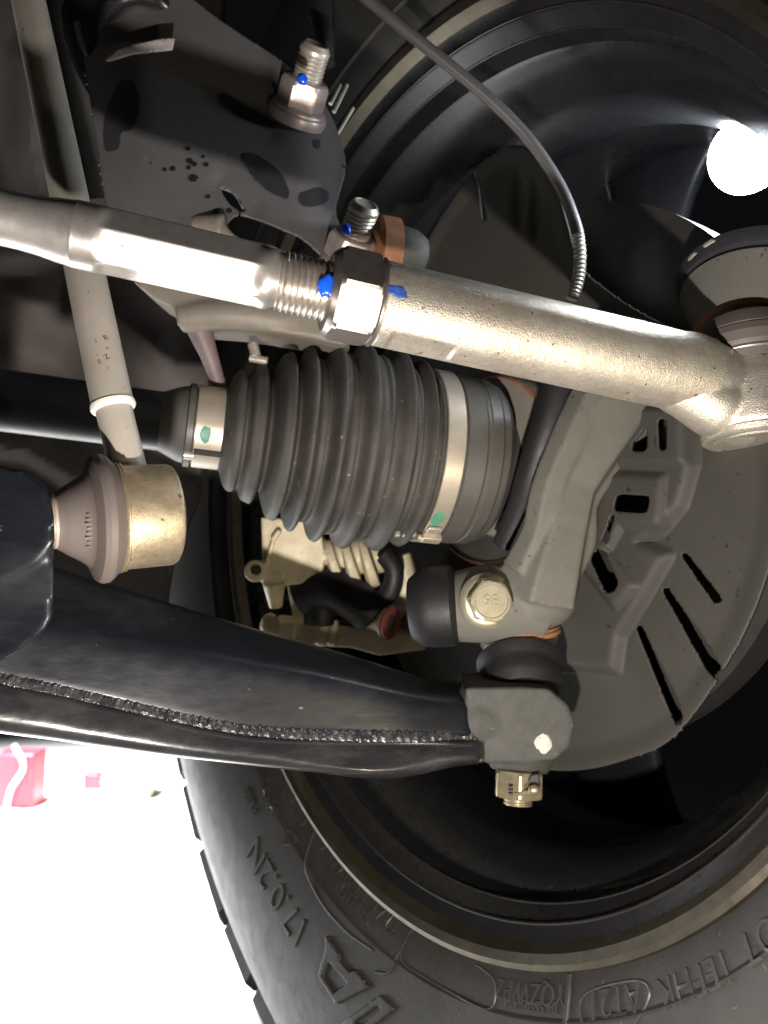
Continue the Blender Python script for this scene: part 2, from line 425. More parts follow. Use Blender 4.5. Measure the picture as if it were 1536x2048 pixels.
# rim
RP = [(233, 4), (233.5, 0), (232.5, -2.2), (230, -2.6), (226.2, -1.0), (225, 1.5), (223, 5), (219.5, 8), (217.6, 9), (217.2, 10.5), (216.5, 11.5), (212.6, 17), (211.6, 18.5), (211.4, 20), (211, 21), (210.2, 27), (209.2, 31), (207, 33), (203, 40), (196, 52), (194, 62), (194, 96), (196, 104), (205, 120), (208, 132), (208, 190), (214, 200), (226, 204)]
b = MB(); b.rev(WC * 0.001, WA, [(t, R) for R, t in RP[6:]] + [(204, 230), (196, 218), (120, 212), (110, 201), (50, 201), (30, 214), (5, 228)], 288, cap=(False, False), ref=WZ)
rim = b.build('rim', 'rim_black', wheel, sharp=22)
b = MB(); b.rev(WC * 0.001, WA, [(t, R) for R, t in RP[:7]], 288, cap=(False, False), ref=WZ)
b.build('rim_flange', 'rim_flange', rim, sharp=22)
for R_, t_, r_ in ((217.4, 9.6, 0.9), (211.5, 19.4, 0.8)):
    b = MB(); b.tube([W(R_, t_, 2 * PI * k / 240) for k in range(241)], r_, 10, cap=False); b.build('rim_ridge', 'rim_gloss', rim)
FT = 150
b = MB(); b.rev(WC * 0.001, WA, [(FT - 12, 30), (FT - 12, 78), (FT - 6, 90), (FT + 8, 94), (FT + 14, 60)], 72, ref=WZ)
b.build('hub_face', 'rim_black', wheel)
for k in range(6):
    g = math.radians(25 + 60 * k); b = MB()
    rings = []
    for R, hw, t0, th in ((70, 34, FT - 4, 16), (100, 29, FT + 2, 14), (140, 27, FT + 10, 14), (180, 31, FT + 18, 15), (205, 42, FT + 22, 18), (212, 50, FT + 24, 20)):
        tg = lambda s, t: (WC + WA * t + (WB * math.cos(g) + WZ * math.sin(g)) * R + (WB * -math.sin(g) + WZ * math.cos(g)) * s) * 0.001
        rings.append([tg(-hw, t0 + th), tg(-hw, t0 + 4), tg(-hw * .7, t0), tg(0, t0 - 3), tg(hw * .7, t0), tg(hw, t0 + 4), tg(hw, t0 + th)])
    b.loft(rings); b.build('spoke', 'rim_black', wheel, subsurf=2)

def surf_rg(u, v):
    R = 260
    for _ in range(5): R, g = wheel_rg(u, v, sw_t(R))
    return R, g
def side_text(body, u, v, size, mirror=1, ext=0.7, squeeze=1.0, name='sidewall_lettering', dg=0.0):
    R0, g0 = surf_rg(u, v)
    vs, fs = text_mesh(body, size, ext); b = MB()
    o = []
    for q in vs:
        R = R0 + q.y; g = g0 - q.x * squeeze / R0
        o.append(W(R, sw_t(R) - 0.15 - (q.z + ext) * 0.55, g))
    b.add(o, fs); return b.build(name, 'tyre_letter', tyre, sharp=30)
side_text('DOT', 1540, 1862, 12.5)
side_text('1EF', 1425, 1943, 12.5)
side_text('HK', 1351, 1974, 12.5)
side_text('AT21', 1230, 1999, 12.5)
side_text('YQZWP2', 1062, 1984, 10)
side_text('04-55505-404', 1062, 2009, 5.5)
side_text('RADIAL', 650, 1716, 12)
side_text('TRACTION', 728, 1806, 11)
side_text('TUBELESS', 702, 1800, 8)
side_text('M+S', 540, 1600, 11)
side_text('PLIES', 502, 1600, 9)
side_text('17.0.2N', 552, 1782, 24)
def side_ridge(pts, r=0.6, name='sidewall_ridge'):
    q = []
    for (u, v) in pts:
        R, g = surf_rg(u, v); q.append(W(R, sw_t(R) - 0.1, g))
    b = MB(); b.tube(spline(q, 6), r, 6); return b.build(name, 'tyre_letter', tyre)
side_ridge([(1165, 2045), (1160, 2010), (1172, 1988), (1200, 1975), (1260, 1962), (1290, 1965), (1300, 1985), (1290, 2015), (1270, 2045)])
side_ridge([(1140, 1950), (1137, 1990), (1132, 2048)], 1.3)
side_ridge([(800, 1895), (808, 1925), (830, 1945), (880, 1975), (960, 2015), (985, 2012), (992, 1985), (985, 1955), (950, 1930)])
side_ridge([(610, 1670), (612, 1730), (640, 1800), (690, 1860), (745, 1900)])
side_ridge([(815, 1862), (795, 1910), (777, 1945), (752, 1944)], 0.9)
side_ridge([(566, 1690), (573, 1660), (590, 1682), (566, 1690)], 0.8)
side_ridge([(592, 1652), (600, 1622), (616, 1644), (592, 1652)], 0.8)
def side_plate(outer, holes, h=1.6, name='raised_letter'):
    def pos(u, v):
        o = []
        for a, c in zip(u, v):
            R, g = surf_rg(a, c); o.append(W(R, sw_t(R) - h, g))
        return np.array([tuple(q) for q in o])
    b = MB(); sheet(b, outer, holes, pos, 3.0); return b.build(name, 'tyre_rubber', tyre, solid=2.4, sharp=30)
side_plate([(655, 1868), (681, 1905), (684, 1921), (703, 1943), (714, 1938), (742, 1972), (676, 2007), (640, 1950), (656, 1892)],
           [[(668, 1928), (697, 1962), (692, 1970), (672, 1985), (650, 1952), (660, 1920)]])
side_plate([(765, 1988), (792, 2016), (720, 2075), (688, 2044)], [[(760, 2008), (768, 2016), (722, 2052), (710, 2044)]])

# ------------------------------------------------------------------ work lamp shining through the wheel
LP = P(1493, 312, 388)
wl = thing('work_lamp', 'bright round LED work lamp glowing at the upper right inside the wheel', 'lamp', LP - V((0, 0, 0.03)))
ax = (P(1340, 420, 250) - LP).normalized()
b = MB(); b.rev(LP, ax, [(-30, 9), (-28, 12), (-17, 12), (-15, 10), (-14, 8)], 40); b.build('housing', 'grey_plastic', wl)
b = MB(); b.ell(LP, frame(ax), (17.5, 17.5, 17.5), 40, 24); b.build('lens', 'led_lens', wl)

# ------------------------------------------------------------------ brake rotor and dust shield
rot = MB(); rot.rev(WC * 0.001, WA, [(84, 60), (84, 152), (108, 152), (108, 60)], 96, ref=WZ)
tag(rot.build('brake_rotor', 'rotor_iron'), 'dark iron brake rotor showing only through the shield slots', 'brake disc')
ST = 70
def plane_xy(u, v, t=ST):
    R, g = wheel_rg(u, v, t); return (R * math.cos(g), R * math.sin(g))
def xy(pts): return [plane_xy(*p) for p in pts]
outer = round_poly(xy([(900, 420), (975, 318), (1050, 285), (1105, 330), (1140, 430), (1165, 540), (1300, 640), (1480, 700), (1570, 820), (1575, 1050), (1515, 1240), (1420, 1400), (1345, 1490), (1180, 1545), (1020, 1530), (880, 1440), (790, 1300), (745, 1100), (750, 800), (810, 580)]), 40, 6)
slots = [round_poly(xy(q), 3.2) for q in (
    [(1256, 990), (1325, 994), (1318, 1029), (1249, 1024)],
    [(1220, 1096), (1232, 1104), (1262, 1163), (1258, 1176), (1245, 1187), (1234, 1182), (1204, 1122), (1206, 1112)],
    [(1246, 1030), (1254, 1034), (1236, 1088), (1226, 1084)],
    [(1318, 855), (1318, 906), (1286, 906), (1287, 890)],
    [(1338, 842), (1357, 842), (1357, 904), (1341, 904)],
    [(1364, 1110), (1376, 1105), (1450, 1200), (1432, 1210)],
    [(1327, 1180), (1339, 1174), (1440, 1318), (1464, 1350), (1450, 1364), (1414, 1338)],
    [(1274, 1254), (1287, 1249), (1378, 1438), (1362, 1454), (1340, 1420)],
    [(955, 345), (962, 345), (976, 440), (966, 442)])]
hub_hole = [(58 * math.cos(a), 58 * math.sin(a)) for a in np.linspace(0, 2 * PI, 40, endpoint=False)]
RAISE = [(xy([(1395, 840), (1395, 930), (1372, 1010), (1330, 1060), (1290, 1085), (1345, 1110), (1300, 1190), (1250, 1270), (1240, 1340), (1100, 1330), (1050, 900), (1200, 700), (1395, 700)]), 5.0, 3.4),
         (xy([(1240, 950), (1345, 955), (1338, 1050), (1262, 1052), (1230, 1110), (1200, 1060)]), 3.0, 2.4),
         (xy([(1215, 1080), (1290, 1170), (1250, 1215), (1180, 1130)]), 3.0, 2.4),
         (xy([(1250, 820), (1385, 820), (1385, 928), (1255, 928)]), 3.0, 2.2)]
def shield_pos(x, y):
    h = np.zeros_like(x)
    for pl, amp, wd in RAISE:
        d = seg_dist(x, y, pl, True)[0] * np.where(in_poly(x, y, pl), 1, -1)
        h += amp * smoothstep(-wd, wd, d)
    d = seg_dist(x, y, outer, True)[0]
    h += 2.5 * smoothstep(12, 0, d)
    for c in ((1040, 400), (1075, 420)):
        cx, cy = plane_xy(*c); h -= 3 * np.exp(-(((x - cx) / 6) ** 2 + ((y - cy) / 16) ** 2) ** 2)
    h += 0.4 * np.sin(x / 17) * np.cos(y / 23)
    t = ST - h
    return np.stack([(WC[i] + WA[i] * t + WB[i] * x + WZ[i] * y) for i in range(3)], 1) * 0.001
b = MB(); sheet(b, outer, slots + [hub_hole], shield_pos, 0.95)
tag(b.build('brake_dust_shield', 'shield_grey', solid=1.4, sharp=60), 'grey stamped brake dust shield with dark slots behind the knuckle', 'dust shield')

# ------------------------------------------------------------------ brake caliper
cal = thing('brake_caliper', 'cream cast brake caliper below the ribbed boot', 'brake caliper', P(680, 1300, 500))
b = MB()
b.prism([(522, 1035), (640, 1040), (650, 1120), (640, 1165), (560, 1172), (525, 1160)], 478, 34)
b.tube([P(510, 1142, 470), P(520, 1142, 510)], 6.5, 16)
b.tube([P(512, 1142, 480), P(560, 1160, 480)], 5, 12)
b.tube([P(548, 1165, 478), P(552, 1215, 480)], [7, 4], 12)
b.tube([P(545, 1080, 474), P(560, 1060, 474)], 2.0, 8)
b.tube([P(530, 1135, 475), P(546, 1085, 474)], 1.6, 8)
for u, r in ((636, 14), (668, 15), (701, 16), (736, 17)):
    b.tube([P(u - 11, 1126, 492), P(u - 6, 1125, 492), P(u + 9, 1120, 492)], [r * .7, r, r * .95], 24)
b.tube([P(600, 1120, 497), P(770, 1110, 502)], 11, 24)
b.tube([P(800, 1110, 500), P(815, 1160, 500), P(800, 1205, 502), P(770, 1225, 504)], [7, 8, 8, 10], 14)
b.tube([P(815, 1150, 500), P(878, 1185, 500)], [7, 6], 12)
b.prism([(545, 1242), (740, 1256), (860, 1280), (850, 1300), (760, 1312), (700, 1296), (560, 1290)], 486, 30)
for u in (600, 622, 645, 668):
    b.tube([P(u, 1240, 487), P(u - 4, 1290, 483)], 3, 10)
b.ell(P(540, 1252, 480), (RT, UP, DP), (6, 8, 6))
b.prism([(570, 1150), (640, 1150), (640, 1260), (590, 1260)], 506, 20)
b.build('casting', 'caliper_cast', cal, remesh=0.9, smooth=2)
b = MB(); b.rev(P(512, 1140, 469), -DP, [(-2, 3.0), (0.3, 3.0)], 20); b.build('lug_hole', 'ink', cal)
b = MB(); b.tube(spline([P(600, 1190, 492), P(650, 1175, 486), P(700, 1195, 484), P(745, 1230, 486)], 6), 13, 18)
b.tube([P(640, 1200, 488), P(640, 1250, 488)], 10, 16); b.build('brake_pad', 'black_rubber', cal, remesh=1.2, smooth=3)
bolt = MB()
axc = (RT * 0.8 - DP * 0.58 - UP * 0.1).normalized()
q = P(778, 1245, 478)
bolt.rev(q, axc, [(-22, 6), (-6, 7), (-1, 10.2), (0, 10.6)], 32)
cb = bolt.build('guide_bolt', 'rust_collar', cal)
b = MB(); b.rev(q, axc, [(0, 9.9), (1.8, 9.9), (2.4, 9.0), (2.4, 5.6), (1.2, 5.2)], 36, cap=(False, False)); b.build('red_ring', 'red_plastic', cb)
b = MB(); b.rev(q, axc, [(0.8, 5.6), (1.6, 5.2)], 30); b.build('cap', 'joint_grey', cb)
for (u, v, r) in ((735, 1196, 4), (728, 1222, 2.4), (744, 1230, 2.4)):
    b = MB(); b.tube([P(u, v, 480), P(u + 3, v + 10, 480)], r * .8, 10); b.build('spring_clip', 'stud_zinc', cal)
b = MB(); b.tube(spline([P(770, 1110, 480), P(788, 1140, 478), P(782, 1180, 480), P(760, 1205, 484)], 6), 6, 14); b.build('brake_hose', 'black_rubber', cal)

# ------------------------------------------------------------------ drive axle
A0, A1 = P(400, 853, 399), P(985, 930, 440)
AX = (A1 - A0).normalized(); AL = (A1 - A0).length * 1000
def at_u(u):                                       # axial position whose centre projects to pixel column u
    lo, hi = -400.0, 400.0
    for _ in range(50):
        m = (lo + hi) / 2; p = A0 + AX * m * 0.001
        if 768 + F * p.dot(RT) / p.dot(DP) < u: lo = m
        else: hi = m
    return lo
axle = thing('drive_axle', 'drive axle in a ribbed black rubber boot with two steel clamps', 'drive axle', A0 - V((0, 0, 0.03)))
t0 = at_u(-120)
b = MB(); b.rev(A0, AX, [(t0, 14.6), (at_u(330), 14.6), (at_u(345), 16)], 56); b.build('shaft', 'shaft_black', axle)
def at_su(u, r):                                   # axial position whose near surface of radius r projects to column u
    nc = -(A0 + A1); nc = (nc - AX * nc.dot(AX)).normalized()
    lo, hi = -400.0, 400.0
    for _ in range(50):
        m = (lo + hi) / 2; p = A0 + (AX * m + nc * r) * 0.001
        if 768 + F * p.dot(RT) / p.dot(DP) < u: lo = m
        else: hi = m
    return lo
tc0, tc1 = at_su(392, 20.6), at_su(447, 20.6)
b = MB(); b.rev(A0, AX, [(at_su(318, 14), 14.4), (at_su(330, 16), 15.6), (at_su(345, 17), 17.2), (at_su(360, 19), 18.6), (at_su(372, 19), 19.2), (at_su(375, 20), 20.8), (at_su(387, 20), 20.8), (at_su(389, 19), 19.2), (tc1, 19.2)], 64)
b.build('boot_neck', 'joint_grey', axle, sharp=30)
b = MB(); b.rev(A0, AX, [(tc0, 19.2), (tc0, 20.6), (tc1, 20.6), (tc1, 19.2)], 72)
cl1 = b.build('small_clamp', 'clamp_steel', axle, sharp=30)
_, ae1, ae2 = frame(AX)
def radial(t, th, r): return A0 + (AX * t + ae1 * (r * math.cos(th)) + ae2 * (r * math.sin(th))) * 0.001
def cyl_patch(o, axis, ref, tm, thm, rt, rth, r, n=14, nz=0.25, thick=0.25, seed=0):
    a, e1, e2 = frame(axis, ref); b = MB(); vs = [V(o) + (a * tm + (e1 * math.cos(thm) + e2 * math.sin(thm)) * (r + thick)) * 0.001]
    fs = []; rings = 4
    for i in range(1, rings + 1):
        k = i / rings
        for j in range(n * 2):
            ph = PI * j / n; m = 1 + nz * mnoise.noise(V((math.cos(ph) * 1.5, math.sin(ph) * 1.5, seed)))
            t = tm + rt * k * m * math.cos(ph); th = thm + rth * k * m * math.sin(ph)
            rr = r + (thick if i < rings else -0.05)
            vs.append(V(o) + (a * t + (e1 * math.cos(th) + e2 * math.sin(th)) * rr) * 0.001)
    m2 = n * 2
    for j in range(m2): fs.append((0, 1 + j, 1 + (j + 1) % m2))
    for i in range(rings - 1):
        for j in range(m2):
            fs.append((1 + i * m2 + j, 1 + (i + 1) * m2 + j, 1 + (i + 1) * m2 + (j + 1) % m2, 1 + i * m2 + (j + 1) % m2))
    return b.add(vs, fs)
def face_th(o, axis, ref, u, v, t, r):
    """angle on a cylinder nearest to a pixel"""
    best = None; a, e1, e2 = frame(axis, ref)
    for k in range(720):
        th = 2 * PI * k / 720; n = e1 * math.cos(th) + e2 * math.sin(th)
        p = V(o) + (a * t + n * r) * 0.001
        if n.dot(p) > 0: continue
        e = math.hypot(768 + F * p.dot(RT) / p.dot(DP) - u, 1024 - F * p.dot(UP) / p.dot(DP) - v)
        if best is None or e < best[0]: best = (e, th)
    return best[1]
tm = (tc0 + tc1) / 2 - 1.5
cyl_patch(A0, AX, None, tm, face_th(A0, AX, None, 402, 868, tm, 20.6), 3.0, 0.2, 20.6, thick=0.12).build('green_mark', 'green_dot', cl1)
th = face_th(A0, AX, None, 405, 903, tm + 1, 20.6)
b = MB(); b.box(radial(tm + 2, th, 20.9), (AX, ae1 * math.cos(th) + ae2 * math.sin(th), AX.cross(ae1 * math.cos(th) + ae2 * math.sin(th))), (6.6, 0.9, 1.4)); b.build('clamp_slot', 'ink', cl1)
b = MB(); b.tube([radial(tc0 - 4, th + .16, 20.5), radial(tc0 + 0.5, th + .16, 20.5)], 2.2, 12); b.build('clamp_pin', 'clamp_steel', cl1)
# convoluted boot
tb1 = at_su(935, 46)
conv = [(tc1 - 2, 19.4), (tc1 + .5, 20.5)]
peaks = [(512, 34.5), (574, 42), (626, 47.5), (684, 51.5), (748, 53.5), (824, 53), (873, 50)]
def zig(pk):
    out = []
    for i, (u, r) in enumerate(pk):
        t = at_su(u, r); tn = at_su(*pk[i + 1]) if i + 1 < len(pk) else at_su(889, 46)
        rn = pk[i + 1][1] if i + 1 < len(pk) else 48
        w_ = tn - t; depth = 6.5 if i < 3 else 5.6
        lo = min(r, rn) - depth
        if i == 0: out += [(tc1 + 1.5, 22), (tc1 + 3.5, 28), (tc1 + 5.5, 30.5), (tc1 + 9, 31), (t - w_ * .34, 27.5), (t - w_ * .22, 29)]
        if i < 2: out += [(t - w_ * .10, r - .6), (t, r), (t + w_ * .25, r + 1.4), (t + w_ * .34, r + .6), (t + w_ * .40, r - 3), (t + w_ * .50, lo), (t + w_ * .60, lo + .4), (t + w_ * .74, (lo + rn) / 2)]
        else: out += [(t - w_ * .08, r - .4), (t + w_ * .04, r + .4), (t + w_ * .12, r), (t + w_ * .18, r - 2.2), (t + w_ * .30, lo + 1.6), (t + w_ * .40, lo + .6), (t + w_ * .50, lo + 1.8), (t + w_ * .60, lo + .2), (t + w_ * .72, lo + 1.4), (t + w_ * .84, (lo + rn) / 2 + 1.4)]
    return out
conv += zig(peaks) + [(at_su(890, 46) - .6, 46.0), (at_su(890, 46) - .2, 44.9), (tb1, 44.9), (tb1 + .3, 46)]
conv = sorted(conv, key=lambda q: q[0])
# smooth the profile a little
T = np.array([q[0] for q in conv]); Rr = np.array([q[1] for q in conv])
tt = np.linspace(T[0], T[-1], 260); rr = np.interp(tt, T, Rr)
ker = np.array([1, 2, 3, 2, 1]) / 9; rs = np.convolve(np.pad(rr, 2, 'edge'), ker, 'valid')
def bootr(t, th, r): return r + 0.25 * mnoise.noise(V((math.cos(th) * 2, math.sin(th) * 2, t * 0.08)))
b = MB(); b.rev(A0, AX, list(zip(tt.tolist(), rs.tolist())), 128, rfun=bootr)
b.build('rubber_boot', 'boot_rubber', axle, sharp=70)
tl0, tl1 = at_su(893, 46.3), at_su(930, 46.3)
b = MB(); b.rev(A0, AX, [(tl0, 44.4), (tl0, 46.0), (tl0 + .4, 46.3), (tl1 - .4, 46.3), (tl1, 46.0), (tl1, 44.4)], 128)
cl2 = b.build('large_clamp', 'clamp_steel', axle, sharp=30)
tm = (tl0 + tl1) / 2
tg = face_th(A0, AX, None, 884, 1042, tm, 46.3)
cyl_patch(A0, AX, None, tm - 1, tg, 3.6, 0.12, 46.3, thick=0.12).build('green_mark', 'green_dot', cl2)
th = face_th(A0, AX, None, 872, 1078, tm, 46.3)
nrm = ae1 * math.cos(th) + ae2 * math.sin(th); tan = AX.cross(nrm)
b = MB(); b.box(radial(tm, th, 48.2), (AX, nrm, tan), (5.2, 2.0, 2.8)); b.box(radial(tm - 1, th - .12, 47.2), (AX, nrm, tan), (3.6, 1.0, 4)); b.build('clamp_ear', 'clamp_steel', cl2, bevel=0.8)
b = MB(); b.tube([radial(tm - 7, th + .02, 48), radial(tm - 3, th + .02, 48)], 2.0, 12); b.build('clamp_pin', 'clamp_steel', cl2)
for k in range(3):
    b = MB(); b.box(radial(tm - 9 - 4 * k, th + .03 + .02 * k, 46.4), (AX, nrm, tan), (1.3, 1.4, 1.4)); b.build('clamp_tooth', 'clamp_steel', cl2, bevel=0.4)
S = lambda u, r: (at_su(u, r), r)
b = MB(); b.rev(A0, AX, [(tb1 - 5, 42), S(934, 45), S(972, 45.6), S(976, 44.7), S(981, 44.7), S(984, 45.2), S(1004, 44.8), S(1008, 43.6), S(1020, 43), S(1027, 40), (at_su(1027, 40) + 1, 34), (at_su(1027, 40) + 12, 28)], 112)
b.build('outer_joint', 'joint_grey', axle, sharp=25)

# ------------------------------------------------------------------ steering knuckle
kn = thing('steering_knuckle', 'matte grey steering knuckle sweeping down from the tie rod end to its pinch bolt', 'steering knuckle', P(1080, 1290, 400))
b = MB()
def chain(pts, rad, seg=6, **kw): b.tube(spline([P(*p) for p in pts], 6), (np.interp(np.linspace(0, len(pts) - 1, (len(pts) - 1) * 6 + 1), range(len(pts)), rad) * 1.07).tolist(), seg, **kw)
chain([(1275, 700, 402), (1222, 790, 396), (1172, 880, 392), (1130, 970, 389), (1112, 1050, 388), (1088, 1130, 389), (1072, 1190, 391)], [26, 24, 20, 16, 16, 19, 21])
chain([(1310, 740, 408), (1265, 830, 402), (1208, 920, 398), (1160, 1000, 397), (1150, 1080, 398), (1108, 1160, 402), (1096, 1215, 404)], [16, 13, 11, 10, 11, 12, 11])
chain([(1200, 750, 384), (1150, 850, 379), (1098, 970, 378), (1078, 1060, 380), (1044, 1140, 384)], [9, 9, 8, 8, 10])
b.tube([P(900, 1215, 398), P(985, 1205, 394), P(1075, 1215, 398)], [17, 20, 20], 28)
b.tube([P(1030, 1205, 400), P(1036, 1250, 401)], [21, 20], 28)
b.ell(P(1072, 1195, 392), (RT, UP, DP), (20, 16, 18))
b.build('lower_arm', 'knuckle_iron', kn, remesh=1.2, smooth=4)
b = MB(); b.rev(P(842, 1216, 400), (P(985, 1205, 394) - P(842, 1216, 400)).normalized(), [(-6, 8), (-5, 15), (0, 19), (6, 20), (16, 20), (19, 17), (20, 10)], 40)
b.build('clamp_ear', 'black_rubber', kn)
# pinch bolt
pa = (P(995, 1200, 345) - P(960, 1203, 385)).normalized()
pb = P(974, 1203, 379)
b = MB(); b.rev(pb, pa, [(-4, 10), (-2, 13.3), (0.4, 13.6), (1.4, 13.2), (2.6, 11.2), (3, 10.5)], 48); pbolt = b.build('pinch_bolt', 'bolt_zinc', kn)
def hexbolt(t, th, r):
    return min(hexr(9.2, th, .35), r)
b = MB(); b.rev(pb, pa, [(2.2, 12), (9.6, 11), (10.8, 9.6), (11.2, 8.6), (11.2, 7.9), (10.7, 7.5)], 72, rfun=hexbolt); hd = b.build('hex_head', 'bolt_zinc', pbolt, sharp=18)
vs, fs = text_mesh('9B', 7.2, 0.25)
a_, e1, e2 = frame(pa, UP); e2 = -e2 if e2.dot(RT) < 0 else e2
b = MB(); b.add([pb + (pa * (10.9 + q.z) + e2 * q.x + e1 * q.y) * 0.001 for q in vs], fs); b.build('head_marking', 'bolt_zinc', hd)
# ball joint seat with rusty lip, rubber boot and upper hub carrier
jx = (P(1040, 1290, 402) - P(1030, 1200, 402)).normalized()
b = MB(); b.rev(P(1036, 1254, 401), jx, [(0, 19.8), (0.5, 20.6), (1.6, 20.8), (1.9, 20.0), (2.2, 20.8), (4.2, 20.6), (4.8, 19.4)], 56); b.build('rusty_lip', 'rust', kn)
b = MB(); b.rev(P(1037, 1273, 401), jx, [(0, 19.2), (3, 19.4), (5.5, 18)], 56); b.build('seal_ring', 'joint_grey', kn)
b = MB(); b.rev(WC * 0.001, WA, [(42, 36), (43, 51), (52, 54), (64, 55), (64, 36)], 72, ref=WZ); b.build('hub_carrier', 'light_casting', kn)
b = MB(); b.rev(WC * 0.001, WA, [(41.6, 49.6), (41.4, 50.4), (42.5, 51.2), (43.5, 51.4), (43.5, 49)], 72, ref=WZ, cap=(False, False)); b.build('rusty_hub_edge', 'rust', kn)
b = MB(); b.tube(spline([P(1122, 740, 388), P(1096, 850, 386), P(1066, 940, 392), P(1040, 1020, 402), P(1010, 1090, 410)], 6), [9 - .1 * k for k in range(25)], 16)
b.build('dark_tube', 'black_rubber', kn)  # black tube along the dark band between hub carrier and knuckle
# light casting of the knuckle behind the tie rod, rod below it and rusty bush by the lower bolt
b = MB()
b.prism([(262, 560), (330, 470), (400, 440), (450, 446), (470, 470), (560, 495), (640, 530), (700, 590), (690, 690), (600, 672), (500, 655), (440, 648), (368, 645), (350, 618), (300, 592)], 382, 40)
b.tube(spline([P(360, 636, 388), P(440, 628, 386), P(560, 640, 388), P(680, 668, 392)], 5), 7.5, 16)
b.tube([P(385, 450, 386), P(450, 456, 384)], [5, 7], 12)
b.build('upper_casting', 'light_casting', kn, remesh=1.5, smooth=6)
b = MB(); b.tube([P(395, 650, 400), P(418, 710, 402), P(440, 775, 404)], [6.5, 4.6, 3.6], 14); b.build('pink_rod', 'pink_rod', kn)
b = MB(); b.tube([P(505, 688, 395), P(512, 712, 394)], 2.6, 10); b.tube([P(500, 716, 394), P(535, 722, 394)], 2.0, 10); b.build('pipe_clip', 'stud_zinc', kn)
b = MB(); b.rev(P(748, 500, 400), (RT * .95 + UP * -.05 + DP * .3), [(0, 15), (1, 17), (10.5, 17), (11, 15)], 40); b.build('rusty_bush', 'rust', kn)
b = MB(); b.rev(P(788, 500, 402), (RT * .95 + UP * -.05 + DP * .3), [(0, 12), (1, 12.5), (11, 11), (16, 8), (18, 3)], 40); b.build('bush_cone', 'forging_grey', kn)
# steering arm boss over the tie rod end
BX = P(1522, 606, 360); bj = (P(1510, 684, 353) - BX).normalized()
b = MB(); b.rev(BX, bj, [(-5, 20), (-4, 33), (-1, 35), (0, 34.6), (17.4, 26), (18, 24)], 64); b.build('steering_arm_boss', 'knuckle_iron', kn, sharp=25)
b = MB(); b.rev(BX, bj, [(17.2, 25.6), (17.6, 26.0), (19.6, 25.2), (19.8, 22)], 64); b.build('rusty_rim', 'rust', kn)
b = MB(); b.rev(BX, bj, [(-13, 20), (-12, 35), (-10, 38), (-7, 37.4), (-4, 36), (-3, 30)], 64); b.build('steering_arm', 'dark_paint', kn, sharp=40)
for (u, v, an) in ((1378, 506, -.6), (1416, 486, -.15)):
    th = face_th(BX, bj, None, u, v, -8, 37.8)
    cyl_patch(BX, bj, None, -7.5 if u < 1400 else -8.5, th, 1.6, 0.085, 37.6, nz=.5, thick=.3, seed=u).build('white_mark', 'white_paint', kn)

# ------------------------------------------------------------------ strut bracket with two bolts
strut = thing('strut', 'dark grey strut clamp bracket carrying two pinkish nuts with blue dots', 'strut', P(450, 560, 410))
def plate_d(u, v):
    dx = (u - 600) / F * 400; up = (420 - v) / F * 400
    d = 396 + 0.24 * dx + 0.22 * up
    d = d + 12 * smoothstep(330, 130, u) ** 1.5 + 10 * smoothstep(560, 700, u) ** 2
    d = d - 3.0 * np.exp(-((u - 600) ** 2 + (v - 225) ** 2) / 75 ** 2) - 3.0 * np.exp(-((u - 690) ** 2 + (v - 505) ** 2) / 80 ** 2)
    d = d + 2 * np.exp(-(seg_dist(u, v, [(445, 365), (500, 420)])[0] / 26) ** 2)
    d = d + 0.6 * np.exp(-(seg_dist(u, v, [(420, 170), (540, 260)])[0] / 22) ** 2)
    return d
hole = round_poly([(440, 378), (450, 372), (478, 396), (492, 420), (482, 424), (458, 408)], 8)
outer = round_poly([(150, -60), (340, -40), (440, 40), (560, 118), (640, 190), (672, 250), (692, 320), (690, 350), (668, 425), (690, 470), (735, 540), (690, 560), (610, 478), (520, 440), (470, 425), (440, 470), (320, 500), (225, 480), (213, 420), (195, 300), (168, 120)], 26, 5)
b = MB(); sheet(b, outer, [hole], px_pos(plate_d), 3.0); b.build('clamp_bracket', 'bracket_plate', strut, solid=1.2, sharp=50)
b = MB(); b.tube(spline([P(445, 374, 404), P(470, 384, 404), P(490, 415, 404)], 5), 1.6, 8); b.build('slot_lip', 'lip_metal', strut)
b = MB(); b.tube(spline([P(165, -70, 425), P(268, -40, 420), P(275, 30, 412), P(282, 62, 408)], 6), [20, 21, 22, 22, 22, 22, 22, 21, 20, 20, 20, 20, 20, 20, 20, 20, 20, 18, 16], 28)
b.tube(spline([P(172, 20, 412), P(185, 110, 408), P(205, 190, 405)], 6), [12, 13, 13, 13, 13, 12, 12, 11, 10, 9, 8, 7, 6], 18)
b.build('strut_tube', 'strut_black', strut, remesh=1.6, smooth=4)
b = MB(); sheet(b, [(208, 122), (235, 100), (270, 88), (320, 78), (350, 76), (345, 100), (310, 104), (262, 108), (222, 120)], [], px_pos(lambda u, v: plate_d(u, v) - 8 - (122 - v) * .12), 3); b.build('weld_lip', 'lip_metal', strut, solid=2)
b = MB(); b.tube(spline([P(212, 118, 405), P(262, 106, 404), P(312, 102, 404), P(346, 98, 405)], 8), [1.6 + .5 * random.random() for _ in range(25)], 10); b.build('weld_seam', 'lip_metal', strut)
